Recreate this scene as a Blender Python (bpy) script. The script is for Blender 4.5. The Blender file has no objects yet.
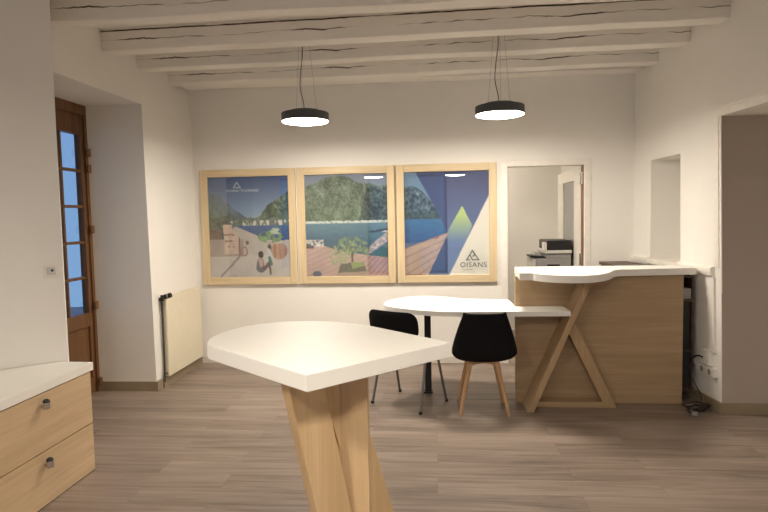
import bpy, bmesh, math, random
from mathutils import Vector, Matrix, noise
PI = math.pi
random.seed(4)
scn = bpy.context.scene
COL = scn.collection

# ------------------------------------------------------------------ materials
def lin(c):
    return tuple((x/255/12.92) if x/255 <= .04045 else ((x/255+.055)/1.055)**2.4 for x in c)

class NT:
    def __init__(s, name):
        s.m = bpy.data.materials.new(name); s.m.use_nodes = True
        s.t = s.m.node_tree; s.n = s.t.nodes; s.l = s.t.links
        s.b = s.n['Principled BSDF']; s.out = s.n['Material Output']
        s.tc = s.n.new('ShaderNodeTexCoord')
    def node(s, typ, **kw):
        nd = s.n.new(typ)
        for k, v in kw.items(): setattr(nd, k, v)
        return nd
    def link(s, a, b): s.l.new(a, b)
    def mapping(s, scale=(1,1,1), rot=(0,0,0), src='Object', loc=(0,0,0)):
        mp = s.node('ShaderNodeMapping'); mp.inputs['Scale'].default_value = scale
        mp.inputs['Rotation'].default_value = rot; mp.inputs['Location'].default_value = loc
        s.link(s.tc.outputs[src], mp.inputs[0]); return mp.outputs[0]
    def noise(s, vec, scale=5, detail=4, rough=.5, dist=0):
        nz = s.node('ShaderNodeTexNoise'); nz.inputs['Scale'].default_value = scale
        nz.inputs['Detail'].default_value = detail; nz.inputs['Roughness'].default_value = rough
        nz.inputs['Distortion'].default_value = dist
        s.link(vec, nz.inputs['Vector']); return nz.outputs[0]
    def ramp(s, fac, stops):
        r = s.node('ShaderNodeValToRGB'); e = r.color_ramp.elements
        while len(e) < len(stops): e.new(.5)
        for i, (p, c) in enumerate(stops): e[i].position = p; e[i].color = (*c, 1)
        s.link(fac, r.inputs[0]); return r.outputs[0]
    def math(s, op, a, b=None, clamp=False):
        m = s.node('ShaderNodeMath', operation=op, use_clamp=clamp)
        for i, v in enumerate((a, b)):
            if v is None: continue
            if isinstance(v, (int, float)): m.inputs[i].default_value = v
            else: s.link(v, m.inputs[i])
        return m.outputs[0]
    def mix(s, fac, a, b, mode='MIX'):
        m = s.node('ShaderNodeMix', data_type='RGBA', blend_type=mode)
        for i, v in ((0, fac), (6, a), (7, b)):
            if isinstance(v, (int, float)): m.inputs[i].default_value = v
            elif isinstance(v, tuple): m.inputs[i].default_value = (*v, 1)
            else: s.link(v, m.inputs[i])
        return m.outputs[2]
    def bump(s, h, strength=.2, dist=.01):
        b = s.node('ShaderNodeBump'); b.inputs['Strength'].default_value = strength
        b.inputs['Distance'].default_value = dist
        s.link(h, b.inputs['Height']); s.link(b.outputs[0], s.b.inputs['Normal'])

def plain(name, c, rough=.5, metal=0, var=.04, scale=20, spec=.5):
    s = NT(name); c = tuple(c)
    nz = s.noise(s.mapping(), scale, 3)
    lo = tuple(x*(1-var) for x in c); hi = tuple(min(1, x*(1+var)) for x in c)
    s.link(s.ramp(nz, [(.3, lo), (.7, hi)]), s.b.inputs['Base Color'])
    s.b.inputs['Roughness'].default_value = rough; s.b.inputs['Metallic'].default_value = metal
    s.b.inputs['Specular IOR Level'].default_value = spec
    return s.m

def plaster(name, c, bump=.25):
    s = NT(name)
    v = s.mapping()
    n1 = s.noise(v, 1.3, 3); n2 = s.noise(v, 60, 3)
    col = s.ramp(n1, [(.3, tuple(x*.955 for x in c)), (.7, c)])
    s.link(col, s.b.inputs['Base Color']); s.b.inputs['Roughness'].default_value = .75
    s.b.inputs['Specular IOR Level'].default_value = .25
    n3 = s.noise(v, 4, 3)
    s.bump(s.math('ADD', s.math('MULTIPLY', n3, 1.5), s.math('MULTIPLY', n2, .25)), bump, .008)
    return s.m

def beam_mat(name, c):
    s = NT(name); v = s.mapping()
    sep = s.node('ShaderNodeSeparateXYZ'); s.link(v, sep.inputs[0])
    gen = s.node('ShaderNodeSeparateXYZ'); s.link(s.tc.outputs['Generated'], gen.inputs[0])
    # long drying cracks running with the beam
    wob = s.noise(s.mapping((1.6, .2, .0)), 1.0, 4, .65)
    wob2 = s.noise(s.mapping((9, .5, .0)), 1.0, 3, .65)
    gate = s.noise(s.mapping((1.5, .7, 0), loc=(3.1, 0, 0)), 1.0, 3, .6)
    def crack(z0, amp, w, lo):
        zz = s.math('ADD', gen.outputs[2], s.math('MULTIPLY', s.math('SUBTRACT', wob, .5), amp))
        zz = s.math('ADD', zz, s.math('MULTIPLY', s.math('SUBTRACT', wob2, .5), amp*.25))
        d = s.math('ABSOLUTE', s.math('SUBTRACT', zz, z0))
        g = s.math('MULTIPLY', s.math('SUBTRACT', gate, lo), 6, clamp=True)
        ww = s.math('MULTIPLY', g, w)
        return s.math('MULTIPLY', s.math('LESS_THAN', d, ww), g, clamp=True)
    k = s.math('MAXIMUM', crack(.48, .50, .030, .40), crack(.90, .14, .034, .30))
    n1 = s.noise(s.mapping((2, 14, 14)), 1, 4, .6)
    col = s.ramp(n1, [(.3, tuple(x*.93 for x in c)), (.7, c)])
    s.link(s.mix(k, col, lin((74, 62, 50))), s.b.inputs['Base Color'])
    s.b.inputs['Roughness'].default_value = .7; s.b.inputs['Specular IOR Level'].default_value = .25
    s.bump(s.math('SUBTRACT', s.math('MULTIPLY', s.noise(s.mapping((2, 10, 10)), 1.5, 3), 1.0), k), .5, .012)
    return s.m

def oak(name, axis, c1, c2, fine=1.0, rough=.45):
    """pale oak laminate with the grain along the given axis"""
    s = NT(name)
    sc = [16*fine]*3; sc[axis] = .9*fine
    sc2 = [120*fine]*3; sc2[axis] = 3*fine
    n1 = s.noise(s.mapping(tuple(sc)), 1, 5, .6, .6)
    n2 = s.noise(s.mapping(tuple(sc2)), 1, 2, .5)
    f = s.math('ADD', s.math('MULTIPLY', n1, .7), s.math('MULTIPLY', n2, .3))
    s.link(s.ramp(f, [(.32, c2), (.52, tuple((a+b)/2 for a, b in zip(c1, c2))), (.68, c1)]), s.b.inputs['Base Color'])
    s.b.inputs['Roughness'].default_value = rough
    s.b.inputs['Specular IOR Level'].default_value = .35
    s.bump(n2, .08, .002)
    return s.m

def floor_mat():
    s = NT('vinyl_planks')
    br = s.node('ShaderNodeTexBrick'); br.offset = .37; br.offset_frequency = 2
    s.link(s.mapping((1, 1, 1)), br.inputs['Vector'])
    br.inputs['Scale'].default_value = 1
    br.inputs['Brick Width'].default_value = 1.22; br.inputs['Row Height'].default_value = .18
    br.inputs['Mortar Size'].default_value = .0009; br.inputs['Mortar Smooth'].default_value = .3
    br.inputs['Color1'].default_value = (0, 0, 0, 1); br.inputs['Color2'].default_value = (1, 1, 1, 1)
    br.inputs['Mortar'].default_value = (.5, .5, .5, 1)
    plank = s.math('MULTIPLY', br.outputs[0], 1.0)
    # offset grain by plank value
    comb = s.node('ShaderNodeCombineXYZ')
    s.link(s.math('MULTIPLY', plank, 37), comb.inputs[0]); s.link(s.math('MULTIPLY', plank, 11), comb.inputs[2])
    va = s.node('ShaderNodeVectorMath', operation='ADD')
    s.link(s.mapping((.75, 9, 1)), va.inputs[0]); s.link(comb.outputs[0], va.inputs[1])
    g1 = s.noise(va.outputs[0], 1.3, 6, .62, .8)
    vb = s.node('ShaderNodeVectorMath', operation='ADD')
    s.link(s.mapping((3, 90, 1)), vb.inputs[0]); s.link(comb.outputs[0], vb.inputs[1])
    g2 = s.noise(vb.outputs[0], 1, 3, .5)
    f = s.math('ADD', s.math('MULTIPLY', g1, .75), s.math('MULTIPLY', g2, .25))
    f = s.math('ADD', f, s.math('MULTIPLY', s.math('SUBTRACT', plank, .5), .10))
    col = s.ramp(f, [(.30, lin((100, 87, 77))), (.45, lin((132, 117, 106))), (.58, lin((150, 134, 122))), (.72, lin((167, 150, 136)))])
    col = s.mix(s.math('MULTIPLY', br.outputs[1], .45), col, lin((80, 66, 56)))
    s.link(col, s.b.inputs['Base Color'])
    s.link(s.math('ADD', s.math('MULTIPLY', g1, .15), .36), s.b.inputs['Roughness'])
    s.b.inputs['Specular IOR Level'].default_value = .4
    s.bump(g2, .06, .002)
    return s.m

def glass_mat(name, ior=1.5, tint=(1, 1, 1), rough=0.0):
    s = NT(name); s.n.remove(s.b)
    tr = s.node('ShaderNodeBsdfTransparent'); tr.inputs[0].default_value = (*tint, 1)
    gl = s.node('ShaderNodeBsdfGlossy'); gl.inputs['Roughness'].default_value = rough
    fr = s.node('ShaderNodeFresnel'); geo = s.node('ShaderNodeNewGeometry')
    # same reflectance whichever face of the pane is met
    s.link(s.math('ADD', ior, s.math('MULTIPLY', geo.outputs['Backfacing'], 1/ior-ior)), fr.inputs[0])
    mx = s.node('ShaderNodeMixShader')
    s.link(fr.outputs[0], mx.inputs[0]); s.link(tr.outputs[0], mx.inputs[1]); s.link(gl.outputs[0], mx.inputs[2])
    s.link(mx.outputs[0], s.out.inputs[0])
    return s.m

def emit_mat(name, c, st):
    s = NT(name)
    s.b.inputs['Base Color'].default_value = (.9, .9, .88, 1)
    s.b.inputs['Emission Color'].default_value = (*c, 1)
    s.b.inputs['Emission Strength'].default_value = st
    return s.m

def attr_mat(name):
    s = NT(name)
    a = s.node('ShaderNodeVertexColor', layer_name='print')
    s.link(a.outputs[0], s.b.inputs['Base Color'])
    s.b.inputs['Roughness'].default_value = .6
    return s.m

M = {}
WALLC = lin((240, 236, 229))
M['wall'] = plaster('wall_plaster', WALLC, .2)
M['alcove'] = plaster('alcove_plaster', lin((186, 172, 160)), .5)  # even tone, greyer and darker than the other walls
M['wallw'] = plaster('reveal_plaster', lin((230, 225, 220)), .2)
M['ceil'] = plaster('ceiling_plaster', lin((244, 240, 233)), .3)
M['beam'] = beam_mat('painted_beam', lin((244, 239, 231)))
M['floor'] = floor_mat()
M['plinth'] = plain('plinth_vinyl', lin((150, 135, 112)), .5, 0, .08, 6)
M['plinth_white'] = plain('plinth_white', lin((222, 215, 203)), .5)
M['trim'] = plain('painted_trim', lin((236, 230, 221)), .45)
OAK1, OAK2 = lin((206, 174, 130)), lin((180, 145, 100))
M['oak_shaded_x'] = oak('oak_shaded_grain_x', 0, lin((184, 158, 125)), lin((162, 136, 104)))  # counter: same laminate as the table, its dimmer light put into the colour
M['oak_y'] = oak('oak_grain_y', 1, lin((214, 188, 154)), lin((190, 162, 127)))
M['oak_z'] = oak('oak_grain_z', 2, lin((212, 183, 143)), lin((192, 160, 118)), 1.2)
M['oak_shaded_brace'] = oak('oak_shaded_brace_grain', 2, lin((188, 160, 125)), lin((166, 138, 104)))  # brace: the same laminate again, darkened to carry the shade
M['pine_x'] = oak('pine_grain_x', 0, lin((222, 203, 168)), lin((200, 177, 138)), 1.3)
M['pine_z'] = oak('pine_grain_z', 2, lin((222, 203, 168)), lin((200, 177, 138)), 1.3)
M['beech'] = oak('beech_legs', 2, lin((208, 170, 128)), lin((176, 134, 94)), 1.5)
M['doorwood'] = oak('brown_door_wood', 2, lin((132, 94, 62)), lin((96, 66, 42)), 1.0, .4)
M['jambwood'] = oak('jamb_wood', 2, lin((150, 104, 72)), lin((110, 72, 48)), 1.0, .5)
M['sidegrey'] = plain('side_grey_laminate', lin((186, 182, 176)), .5)
M['white'] = plain('white_laminate', lin((238, 235, 228)), .5, 0, .01, 6)
M['whitepaint'] = plain('white_paint', lin((232, 226, 216)), .45)
M['cream'] = plain('radiator_cream', lin((228, 219, 194)), .4, 0, .02)
M['black'] = plain('black_fabric', (.004, .004, .005), .8, 0, .2, 60, .2)
M['blackplastic'] = plain('black_plastic', (.012, .012, .013), .4, 0, .1)
M['blackmetal'] = plain('black_metal', (.02, .018, .017), .4, .3)
M['lampmetal'] = plain('lamp_anthracite', (.06, .062, .068), .5, .1)
M['chrome'] = plain('chrome', (.62, .6, .57), .22, 1)
M['steel'] = plain('grey_tube_steel', (.22, .21, .2), .35, .8)
M['wire'] = plain('steel_wire', (.3, .29, .27), .4, .6)
M['darkpipe'] = plain('dark_pipe', (.06, .05, .04), .5)
M['grey'] = plain('grey_plastic', lin((150, 148, 145)), .5)
M['ltgrey'] = plain('light_grey_plastic', lin((205, 203, 198)), .5)
M['darkbrown'] = oak('dark_brown_wood', 0, lin((98, 76, 62)), lin((62, 46, 38)))
M['glass'] = glass_mat('clear_glass', 1.45, (.93, .96, .98), .02)
M['posterglass'] = glass_mat('poster_glass', 1.62, (.97, .98, .98), .0)
M['frost'] = plain('frosted_glass', lin((150, 150, 148)), .25)
M['diff'] = emit_mat('lamp_diffuser', (1.0, .905, .775), 100)
M['panel'] = emit_mat('office_fill_panel', (1.0, .90, .76), 16)  # glow of the added office fill
M['print'] = attr_mat('poster_print')
M['inkwhite'] = plain('white_ink', lin((215, 220, 225)), .6)
M['inkgrey'] = plain('slate_ink', lin((56, 64, 76)), .6)
M['stone'] = plain('terrace_stone', lin((150, 145, 138)), .8, 0, .1, 3)

# ------------------------------------------------------------------ helpers
def box(bm, x0, y0, z0, x1, y1, z1, bev=0, seg=2):
    r = bmesh.ops.create_cube(bm, size=1)
    vs = r['verts']
    for v in vs:
        v.co = Vector((x0+(x1-x0)*(v.co.x+.5), y0+(y1-y0)*(v.co.y+.5), z0+(z1-z0)*(v.co.z+.5)))
    if bev:
        es = list({e for v in vs for e in v.link_edges})
        bmesh.ops.bevel(bm, geom=es, offset=bev, segments=seg, affect='EDGES', profile=.5)
    return bm

def prism(bm, pts, z0, z1, bev=0, seg=2):
    """vertical prism over a plan polygon"""
    b = [bm.verts.new((x, y, z0)) for x, y in pts]; t = [bm.verts.new((x, y, z1)) for x, y in pts]
    fb = bm.faces.new(b[::-1]); ft = bm.faces.new(t); n = len(pts)
    for i in range(n): bm.faces.new((b[i], b[(i+1) % n], t[(i+1) % n], t[i]))
    if bev:
        es = list(ft.edges)+list(fb.edges)
        bmesh.ops.bevel(bm, geom=es, offset=bev, segments=seg, affect='EDGES', profile=.5)
    bmesh.ops.recalc_face_normals(bm, faces=bm.faces)
    return bm

def hull8(bm, pts, bev=0):
    """solid between a bottom quad (4 points) and a top quad (4 points)"""
    v = [bm.verts.new(p) for p in pts]
    fs = [bm.faces.new([v[i] for i in q]) for q in ((3,2,1,0), (4,5,6,7), (0,1,5,4), (1,2,6,5), (2,3,7,6), (3,0,4,7))]
    bmesh.ops.recalc_face_normals(bm, faces=fs)
    if bev:
        es = list({e for f in fs for e in f.edges})
        bmesh.ops.bevel(bm, geom=es, offset=bev, segments=2, affect='EDGES', profile=.5)
    return bm

def tube(bm, path, r, seg=10, caps=True, r1=None):
    path = [Vector(p) for p in path]; n = len(path); rings = []
    up = None
    for i, p in enumerate(path):
        d = (path[min(i+1, n-1)]-path[max(i-1, 0)]).normalized()
        if up is None:
            a = Vector((0, 0, 1)) if abs(d.z) < .9 else Vector((1, 0, 0))
            up = (a - d*a.dot(d)).normalized()
        else: up = (up - d*up.dot(d)).normalized()
        s = d.cross(up); rr = r if r1 is None else r+(r1-r)*i/(n-1)
        rings.append([bm.verts.new(p+(up*math.cos(2*PI*k/seg)+s*math.sin(2*PI*k/seg))*rr) for k in range(seg)])
    for i in range(n-1):
        for k in range(seg):
            bm.faces.new((rings[i][k], rings[i][(k+1) % seg], rings[i+1][(k+1) % seg], rings[i+1][k]))
    if caps: bm.faces.new(rings[0][::-1]); bm.faces.new(rings[-1])
    bmesh.ops.recalc_face_normals(bm, faces=bm.faces)
    return bm

def lathe(bm, prof, seg=48, c=(0, 0, 0), axis='z'):
    rings = []
    for r, z in prof:
        ring = []
        for k in range(seg):
            a = 2*PI*k/seg; x, y = r*math.cos(a), r*math.sin(a)
            p = {'z': (x, y, z), 'x': (z, x, y), 'y': (x, z, y)}[axis]
            ring.append(bm.verts.new(Vector(c)+Vector(p)))
        rings.append(ring)
    for i in range(len(rings)-1):
        for k in range(seg):
            bm.faces.new((rings[i][k], rings[i][(k+1) % seg], rings[i+1][(k+1) % seg], rings[i+1][k]))
    bm.faces.new(rings[0]); bm.faces.new(rings[-1])
    bmesh.ops.recalc_face_normals(bm, faces=bm.faces)
    return bm

def smooth(pts, n=8):
    """Catmull-Rom through the points"""
    P = [Vector(p) for p in pts]; P = [P[0]*2-P[1]]+P+[P[-1]*2-P[-2]]; out = []
    for i in range(1, len(P)-2):
        for k in range(n):
            t = k/n; a, b, c, d = P[i-1:i+3]
            out.append(.5*((2*b)+(c-a)*t+(2*a-5*b+4*c-d)*t*t+(3*b-a-3*c+d)*t**3))
    return out+[P[-2]]

def rect_round(x0, y0, x1, y1, r, n=5):
    out = []
    for cx, cy, a0 in ((x1-r, y1-r, 0), (x0+r, y1-r, 90), (x0+r, y0+r, 180), (x1-r, y0+r, 270)):
        for k in range(n+1):
            a = math.radians(a0+90*k/n); out.append((cx+r*math.cos(a), cy+r*math.sin(a)))
    return out

def wpos(o):
    p = Vector((0, 0, 0))
    while o is not None: p += o.location; o = o.parent
    return p

def obj(name, bm, mat, parent=None, origin=None, flat=False, local=False, label=None):
    """link the bmesh as ONE object; coordinates are world unless local"""
    if isinstance(bm, bpy.types.Mesh): me = bm
    else:
        me = bpy.data.meshes.new(name); bm.to_mesh(me); bm.free()
    o = bpy.data.objects.new(name, me); COL.objects.link(o)
    base = wpos(parent) if parent else Vector((0, 0, 0))
    if origin is None:
        if local: origin = Vector((0, 0, 0))
        else: origin = base if parent else Vector((0, 0, 0))
    origin = Vector(origin)
    if origin.length and not (local and parent):
        me.transform(Matrix.Translation(-origin))
    o.location = origin if (local or not parent) else origin-base
    if parent: o.parent = parent
    me.materials.append(M[mat] if isinstance(mat, str) else mat)
    if not flat:
        for p in me.polygons: p.use_smooth = True
        md = o.modifiers.new('split', 'EDGE_SPLIT'); md.split_angle = math.radians(50)
        md = o.modifiers.new('weighted', 'WEIGHTED_NORMAL'); md.weight = 90
    if label: o['label'] = label
    return o

def thing(name, loc, label, cat, group=None, rz=0):
    o = bpy.data.objects.new(name, None); COL.objects.link(o); o.location = loc; o.rotation_euler.z = rz
    o.empty_display_size = .1
    tag(o, label, cat, group); return o
def tag(o, label, cat, group=None):
    o['label'] = label; o['category'] = cat
    if group: o['group'] = group
    return o
def struct(o): o['kind'] = 'structure'; return o
def sempty(name, loc):
    o = bpy.data.objects.new(name, None); COL.objects.link(o); o.location = loc; o['kind'] = 'structure'; return o
B = bmesh.new
def copy_tree(o, parent=None):
    c = o.copy(); COL.objects.link(c); c.parent = parent
    for ch in list(o.children): copy_tree(ch, c)
    return c

# ------------------------------------------------------------------ the room
CZ = 3.0
YB = 5.88           # back wall face
b = B(); box(b, -5.6, -3.3, -.08, 3.6, 8.6, 0)
struct(obj('floor', b, 'floor', flat=True))
b = B(); box(b, -5.6, -3.3, CZ, 3.6, 5.99, CZ+.1)
ceil = struct(obj('ceiling', b, 'ceil', flat=True))
# beams, each leaning slightly out of square like the old ones in the photo
def beam(yl, yr, w, xl, xr, z0=2.83, seed=0):
    n = 40; bm = B(); rows = []
    for i in range(n+1):
        t = i/n; x = xl+(xr-xl)*t; y = yl+(yr-yl)*t
        q = Vector((x*1.3, seed*7.1, 0))
        d1 = noise.noise(q)*.012; d2 = noise.noise(q+Vector((0, 3, 5)))*.010; d3 = noise.noise(q+Vector((9, 0, 2)))*.012
        c = .010
        sec = [(y+d1, CZ), (y+d1, z0+c+d2), (y+c+d1, z0+d2), (y+w-c+d3, z0+d2), (y+w+d3, z0+c+d2), (y+w+d3, CZ)]
        rows.append([bm.verts.new((x, sy, sz)) for sy, sz in sec])
    for i in range(n):
        for k in range(6):
            bm.faces.new((rows[i][k], rows[i][(k+1) % 6], rows[i+1][(k+1) % 6], rows[i+1][k]))
    bm.faces.new(rows[0]); bm.faces.new(rows[-1][::-1])
    bmesh.ops.recalc_face_normals(bm, faces=bm.faces)
    return obj('beam', bm, 'beam', ceil, origin=(xl, yl, z0))
beam(5.66, 5.70, .20, -2.50, 1.97, 2.85, 1)
for i, (yl, yr, w) in enumerate(((5.47, 5.39, .15), (4.90, 4.81, .14), (4.37, 4.27, .14), (3.68, 3.70, .14))):
    xl = (-2.51, -2.52, -2.53, -2.54)[i]; xr = 1.96+.096*(5.9-yr)+.02; xl -= .035
    beam(yl, yr, w, xl, xr, 2.83, i+4)
for i in range(10):
    y = 3.12-.56*i
    beam(y, y, .17, -5.0 if y < .9 else -5.0+(y-1.0)*1.27+.12, 2.35, 2.83, 20+i)

# back wall with the office doorway
DX0, DX1, DZ = .735, 1.485, 1.985
b = B(); box(b, -3.14, YB, 0, DX0, YB+.12, CZ); box(b, DX1, YB, 0, 3.5, YB+.12, CZ); box(b, DX0, YB, DZ, DX1, YB+.12, CZ)
struct(obj('wall_back', b, 'wall', flat=True))
# left wall with its deep doorway, corner pier and splayed stretch
b = B()
prism(b, [(-2.50, YB), (-3.14, YB), (-3.14, 4.87), (-2.487, 4.87)], 0, 2.525)
prism(b, [(-2.50, YB), (-3.14, YB), (-3.14, 4.87), (-2.487, 4.87)], 2.525, CZ)
prism(b, [(-2.487, 4.87), (-3.14, 4.87), (-3.14, 3.86), (-2.54, 3.75)], 2.525, CZ)
prism(b, [(-2.54, 3.75), (-3.14, 3.86), (-5.5, 2.0), (-5.5, .76), (-5.2, 1.02), (-2.268, 3.33)], 0, CZ)
for v in b.verts:
    k = 1 if 4.8 < v.co.y < 5 else 0
    if v.co.y < 3.4 and v.co.x > -2.3 and v.co.z > 2.9: v.co.x += .018
    if v.co.y > 4 and v.co.x > -2.56 and v.co.x < -2.4: v.co.x -= (.045+.03*k) if v.co.z > 2.9 else (.022*k if v.co.z > 2.4 else 0)
struct(obj('wall_left', b, 'wall', flat=True))
b = B(); box(b, -5.5, -3.1, 0, -5.2, 1.1, CZ); struct(obj('wall_left_near', b, 'wall', flat=True))
# right wall: window recess, then the deep opening
xr = lambda y: 1.96+.096*(5.9-y)
def lean(o, k=.022):
    # the old wall leans in, less and less towards the far corner
    for v in o.data.vertices: v.co.x -= k*v.co.z*max(0, min(1, (5.25-v.co.y)/.5))
    return o
b = B()
RY0, RY1, RZ0, RZ1 = 4.98, 5.54, 1.04, 1.98
def rseg(y0, y1, z0, z1, bm=b, d=.55):
    prism(bm, [(xr(y0), y0), (3.4, y0), (3.4, y1), (xr(y1), y1)], z0, z1)
rseg(RY1, YB, 0, CZ); rseg(4.39, RY0, 0, CZ); rseg(RY0, RY1, 0, RZ0); rseg(RY0, RY1, RZ1, CZ)
prism(b, [(xr(RY0)+.45, RY0), (3.4, RY0), (3.4, RY1), (xr(RY1)+.45, RY1)], RZ0, RZ1)
rseg(3.05, 4.39, 2.18, CZ)
prism(b, [(3.05, 3.05), (3.4, 3.05), (3.4, 4.39), (3.05, 4.39)], 0, 2.18)
prism(b, [(xr(3.05), 3.05), (2.42, -3.1), (3.4, -3.1), (3.4, 3.05)], 0, CZ)
lean(struct(obj('wall_right', b, 'wall', flat=True)))
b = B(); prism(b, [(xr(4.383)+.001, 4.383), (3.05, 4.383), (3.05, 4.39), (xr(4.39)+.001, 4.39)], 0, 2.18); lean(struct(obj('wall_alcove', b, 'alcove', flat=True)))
# rear wall with two dark windows (they mirror in the poster glass)
b = B()
wins = [(-4.97, -3.45), (-1.71, .33)]
YR = -3.0
xs = [-5.5]+[x for w in wins for x in w]+[3.4]
for i in range(0, len(xs), 2): box(b, xs[i], YR-.3, 0, xs[i+1], YR, CZ)
for a, c in wins: box(b, a, YR-.3, 2.6, c, YR, CZ); box(b, a, YR-.3, 0, c, YR, .06)
struct(obj('wall_rear', b, 'wall', flat=True))
for i, (a, c) in enumerate(wins):
    w = sempty('window_%d' % (i+1), ((a+c)/2, YR-.2, .06))
    f = B(); fw = .07
    box(f, a, YR-.24, .06, a+fw, YR-.17, 2.6); box(f, c-fw, YR-.24, .06, c, YR-.17, 2.6)
    box(f, a, YR-.24, .06, c, YR-.17, .06+fw); box(f, a, YR-.24, 2.6-fw, c, YR-.17, 2.6)
    m = (a+c)/2; box(f, m-.04, YR-.24, .06, m+.04, YR-.17, 2.6)
    obj('window_frame', f, 'doorwood', w, flat=True)
    f = B(); box(f, a+fw, YR-.212, .06+fw, c-fw, YR-.204, 2.6-fw); obj('pane', f, 'glass', w, flat=True)

# office behind the doorway
b = B(); box(b, -1.2, 7.6, 0, 2.6, 7.7, 2.7); struct(obj('wall_office_back', b, 'wall', flat=True))
b = B(); box(b, 1.62, YB+.12, 0, 1.72, 7.6, 2.7); struct(obj('wall_office_right', b, 'wall', flat=True))
b = B(); box(b, -1.3, YB+.12, 0, -1.2, 7.7, 2.7); struct(obj('wall_office_left', b, 'wall', flat=True))
b = B(); box(b, -1.3, YB+.12, 2.5, 2.6, 7.7, 2.6); struct(obj('ceiling_office', b, 'ceil', flat=True))
o = thing('office_fill_light', (.3, 6.9, 2.5), 'unseen fill panel added on the office ceiling to brighten the doorway', 'fill light')  # out of view, added to brighten the office
b = B(); box(b, 0, 6.6, 2.47, .6, 7.2, 2.5, .004); obj('housing', b, 'whitepaint', o)
b = B(); box(b, .03, 6.63, 2.462, .57, 7.17, 2.47); obj('diffuser', b, 'panel', o, flat=True)

# plinths
b = B()
prism(b, [(-2.468, 4.855), (-2.475, YB), (-2.50, YB), (-2.487, 4.87)], 0, .085)
prism(b, [(-2.468, 4.855), (-2.487, 4.87), (-3.05, 4.87), (-3.05, 4.855)], 0, .085)
struct(obj('baseboard_left', b, 'plinth'))
b = B(); y0 = 4.375
prism(b, [(xr(y0)-.018, y0), (xr(y0)+.02, 4.39), (xr(YB)+.001, YB), (xr(YB)-.018, YB)], 0, .085)
prism(b, [(xr(y0)-.018, y0), (3.05, y0), (3.05, 4.39), (xr(y0), 4.39)], 0, .085)
lean(struct(obj('baseboard_right', b, 'plinth')))
b = B(); box(b, -2.48, YB-.014, 0, DX0-.08, YB, .07, .003); box(b, DX1+.08, YB-.014, 0, 1.93, YB, .07, .003)
struct(obj('baseboard_back', b, 'plinth_white'))

# office doorway casing and jambs
b = B(); w = .06
box(b, DX0-w, YB-.007, 0, DX0, YB, DZ+w, .003); box(b, DX1, YB-.007, 0, DX1+w, YB, DZ+w, .003)
box(b, DX0, YB-.007, DZ, DX1, YB, DZ+w, .003)
struct(obj('trim_1', b, 'trim'))
d = sempty('door_1', (DX1, YB+.12, 0))
b = B(); box(b, DX1-.004, YB+.03, 0, DX1, YB+.12, DZ); obj('jamb', b, 'jambwood', d)
for z in (.25, .98, 1.80):
    b = B(); tube(b, [(DX1-.014, YB+.118, z), (DX1-.014, YB+.118, z+.12)], .01, 10)
    box(b, DX1-.012, YB+.045, z, DX1-.003, YB+.118, z+.12, .002)
    obj('hinge', b, 'chrome', d)
# glazed leaf folded back into the office
L0, L1 = YB+.14, YB+.14+1.05
X0, X1 = 1.475, 1.51
b = B(); st = .26
box(b, X0, L0, .01, X1, L0+st, 1.97, .003); box(b, X0, L1-st, .01, X1, L1, 1.97, .003)
box(b, X0, L0+st, 1.85, X1, L1-st, 1.97, .003); box(b, X0, L0+st, .01, X1, L1-st, .75, .003)
obj('leaf', b, 'whitepaint', d)
b = B(); box(b, X0+.012, L0+st, .75, X1-.012, L1-st, 1.85); obj('pane', b, 'frost', d, flat=True)
b = B(); box(b, X0-.05, L1-.07, 1.02, X0-.035, L1+.0-.16, 1.04, .004)
tube(b, [(X0, L1-.05, 1.03), (X0-.042, L1-.05, 1.03), (X0-.045, L1-.16, 1.03)], .009)
obj('handle', b, 'chrome', d)

# brown glazed door deep in the left wall
d = sempty('door_2', (-3.08, 4.36, 0))
DXa, DXb = -3.09, -3.03
b = B()
box(b, DXa-.02, 4.835, 0, DXb+.015, 4.87, 2.525, .004); box(b, DXa-.02, 3.86, 0, DXb+.015, 3.91, 2.525, .004)
box(b, DXa-.02, 3.91, 2.44, DXb+.015, 4.835, 2.525, .004)
obj('frame', b, 'doorwood', d)
b = B()
box(b, DXa, 4.79, .01, DXb, 4.833, 2.438, .004); box(b, DXa, 3.912, .01, DXb, 4.01, 2.438, .004)
box(b, DXa, 4.01, 2.27, DXb, 4.79, 2.438, .004); box(b, DXa, 4.01, .60, DXb, 4.79, .72, .004)
box(b, DXa, 4.01, .01, DXb, 4.79, .14, .004)
box(b, DXa+.02, 4.01, .14, DXb-.02, 4.79, .60); box(b, DXa+.012, 4.07, .20, DXb-.010, 4.73, .54, .008)
obj('leaf', b, 'doorwood', d)
b = B()
for k in range(1, 5):
    z = .72+.31*k; box(b, DXa+.012, 4.01, z-.012, DXb-.008, 4.79, z+.012, .003)
for y in (4.27, 4.53): box(b, DXa+.013, y-.012, .72, DXb-.009, y+.012, 2.27, .003)
obj('glazing_bars', b, 'doorwood', d)
b = B(); box(b, -3.064, 4.01, .72, -3.058, 4.79, 2.27); obj('pane', b, 'glass', d, flat=True)
for z in (.09, .78, 1.45, 1.98, 2.12):
    b = B(); box(b, DXb+.015, 4.832, z-.035, DXb+.04, 4.868, z+.035, .004)
    tube(b, [(DXb+.035, 4.828, z-.03), (DXb+.035, 4.828, z+.03)], .011, 10)
    obj('hinge', b, 'doorwood', d)
b = B(); box(b, DXb, 3.94, 1.0, DXb+.006, 3.98, 1.2, .002); tube(b, [(DXb, 3.96, 1.1), (DXb+.05, 3.96, 1.1), (DXb+.055, 4.07, 1.1)], .009)
obj('handle', b, 'blackmetal', d)
b = B(); box(b, -9, 1, -.1, -3.5, 10, -.02); struct(obj('floor_outside', b, 'stone', flat=True))

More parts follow.
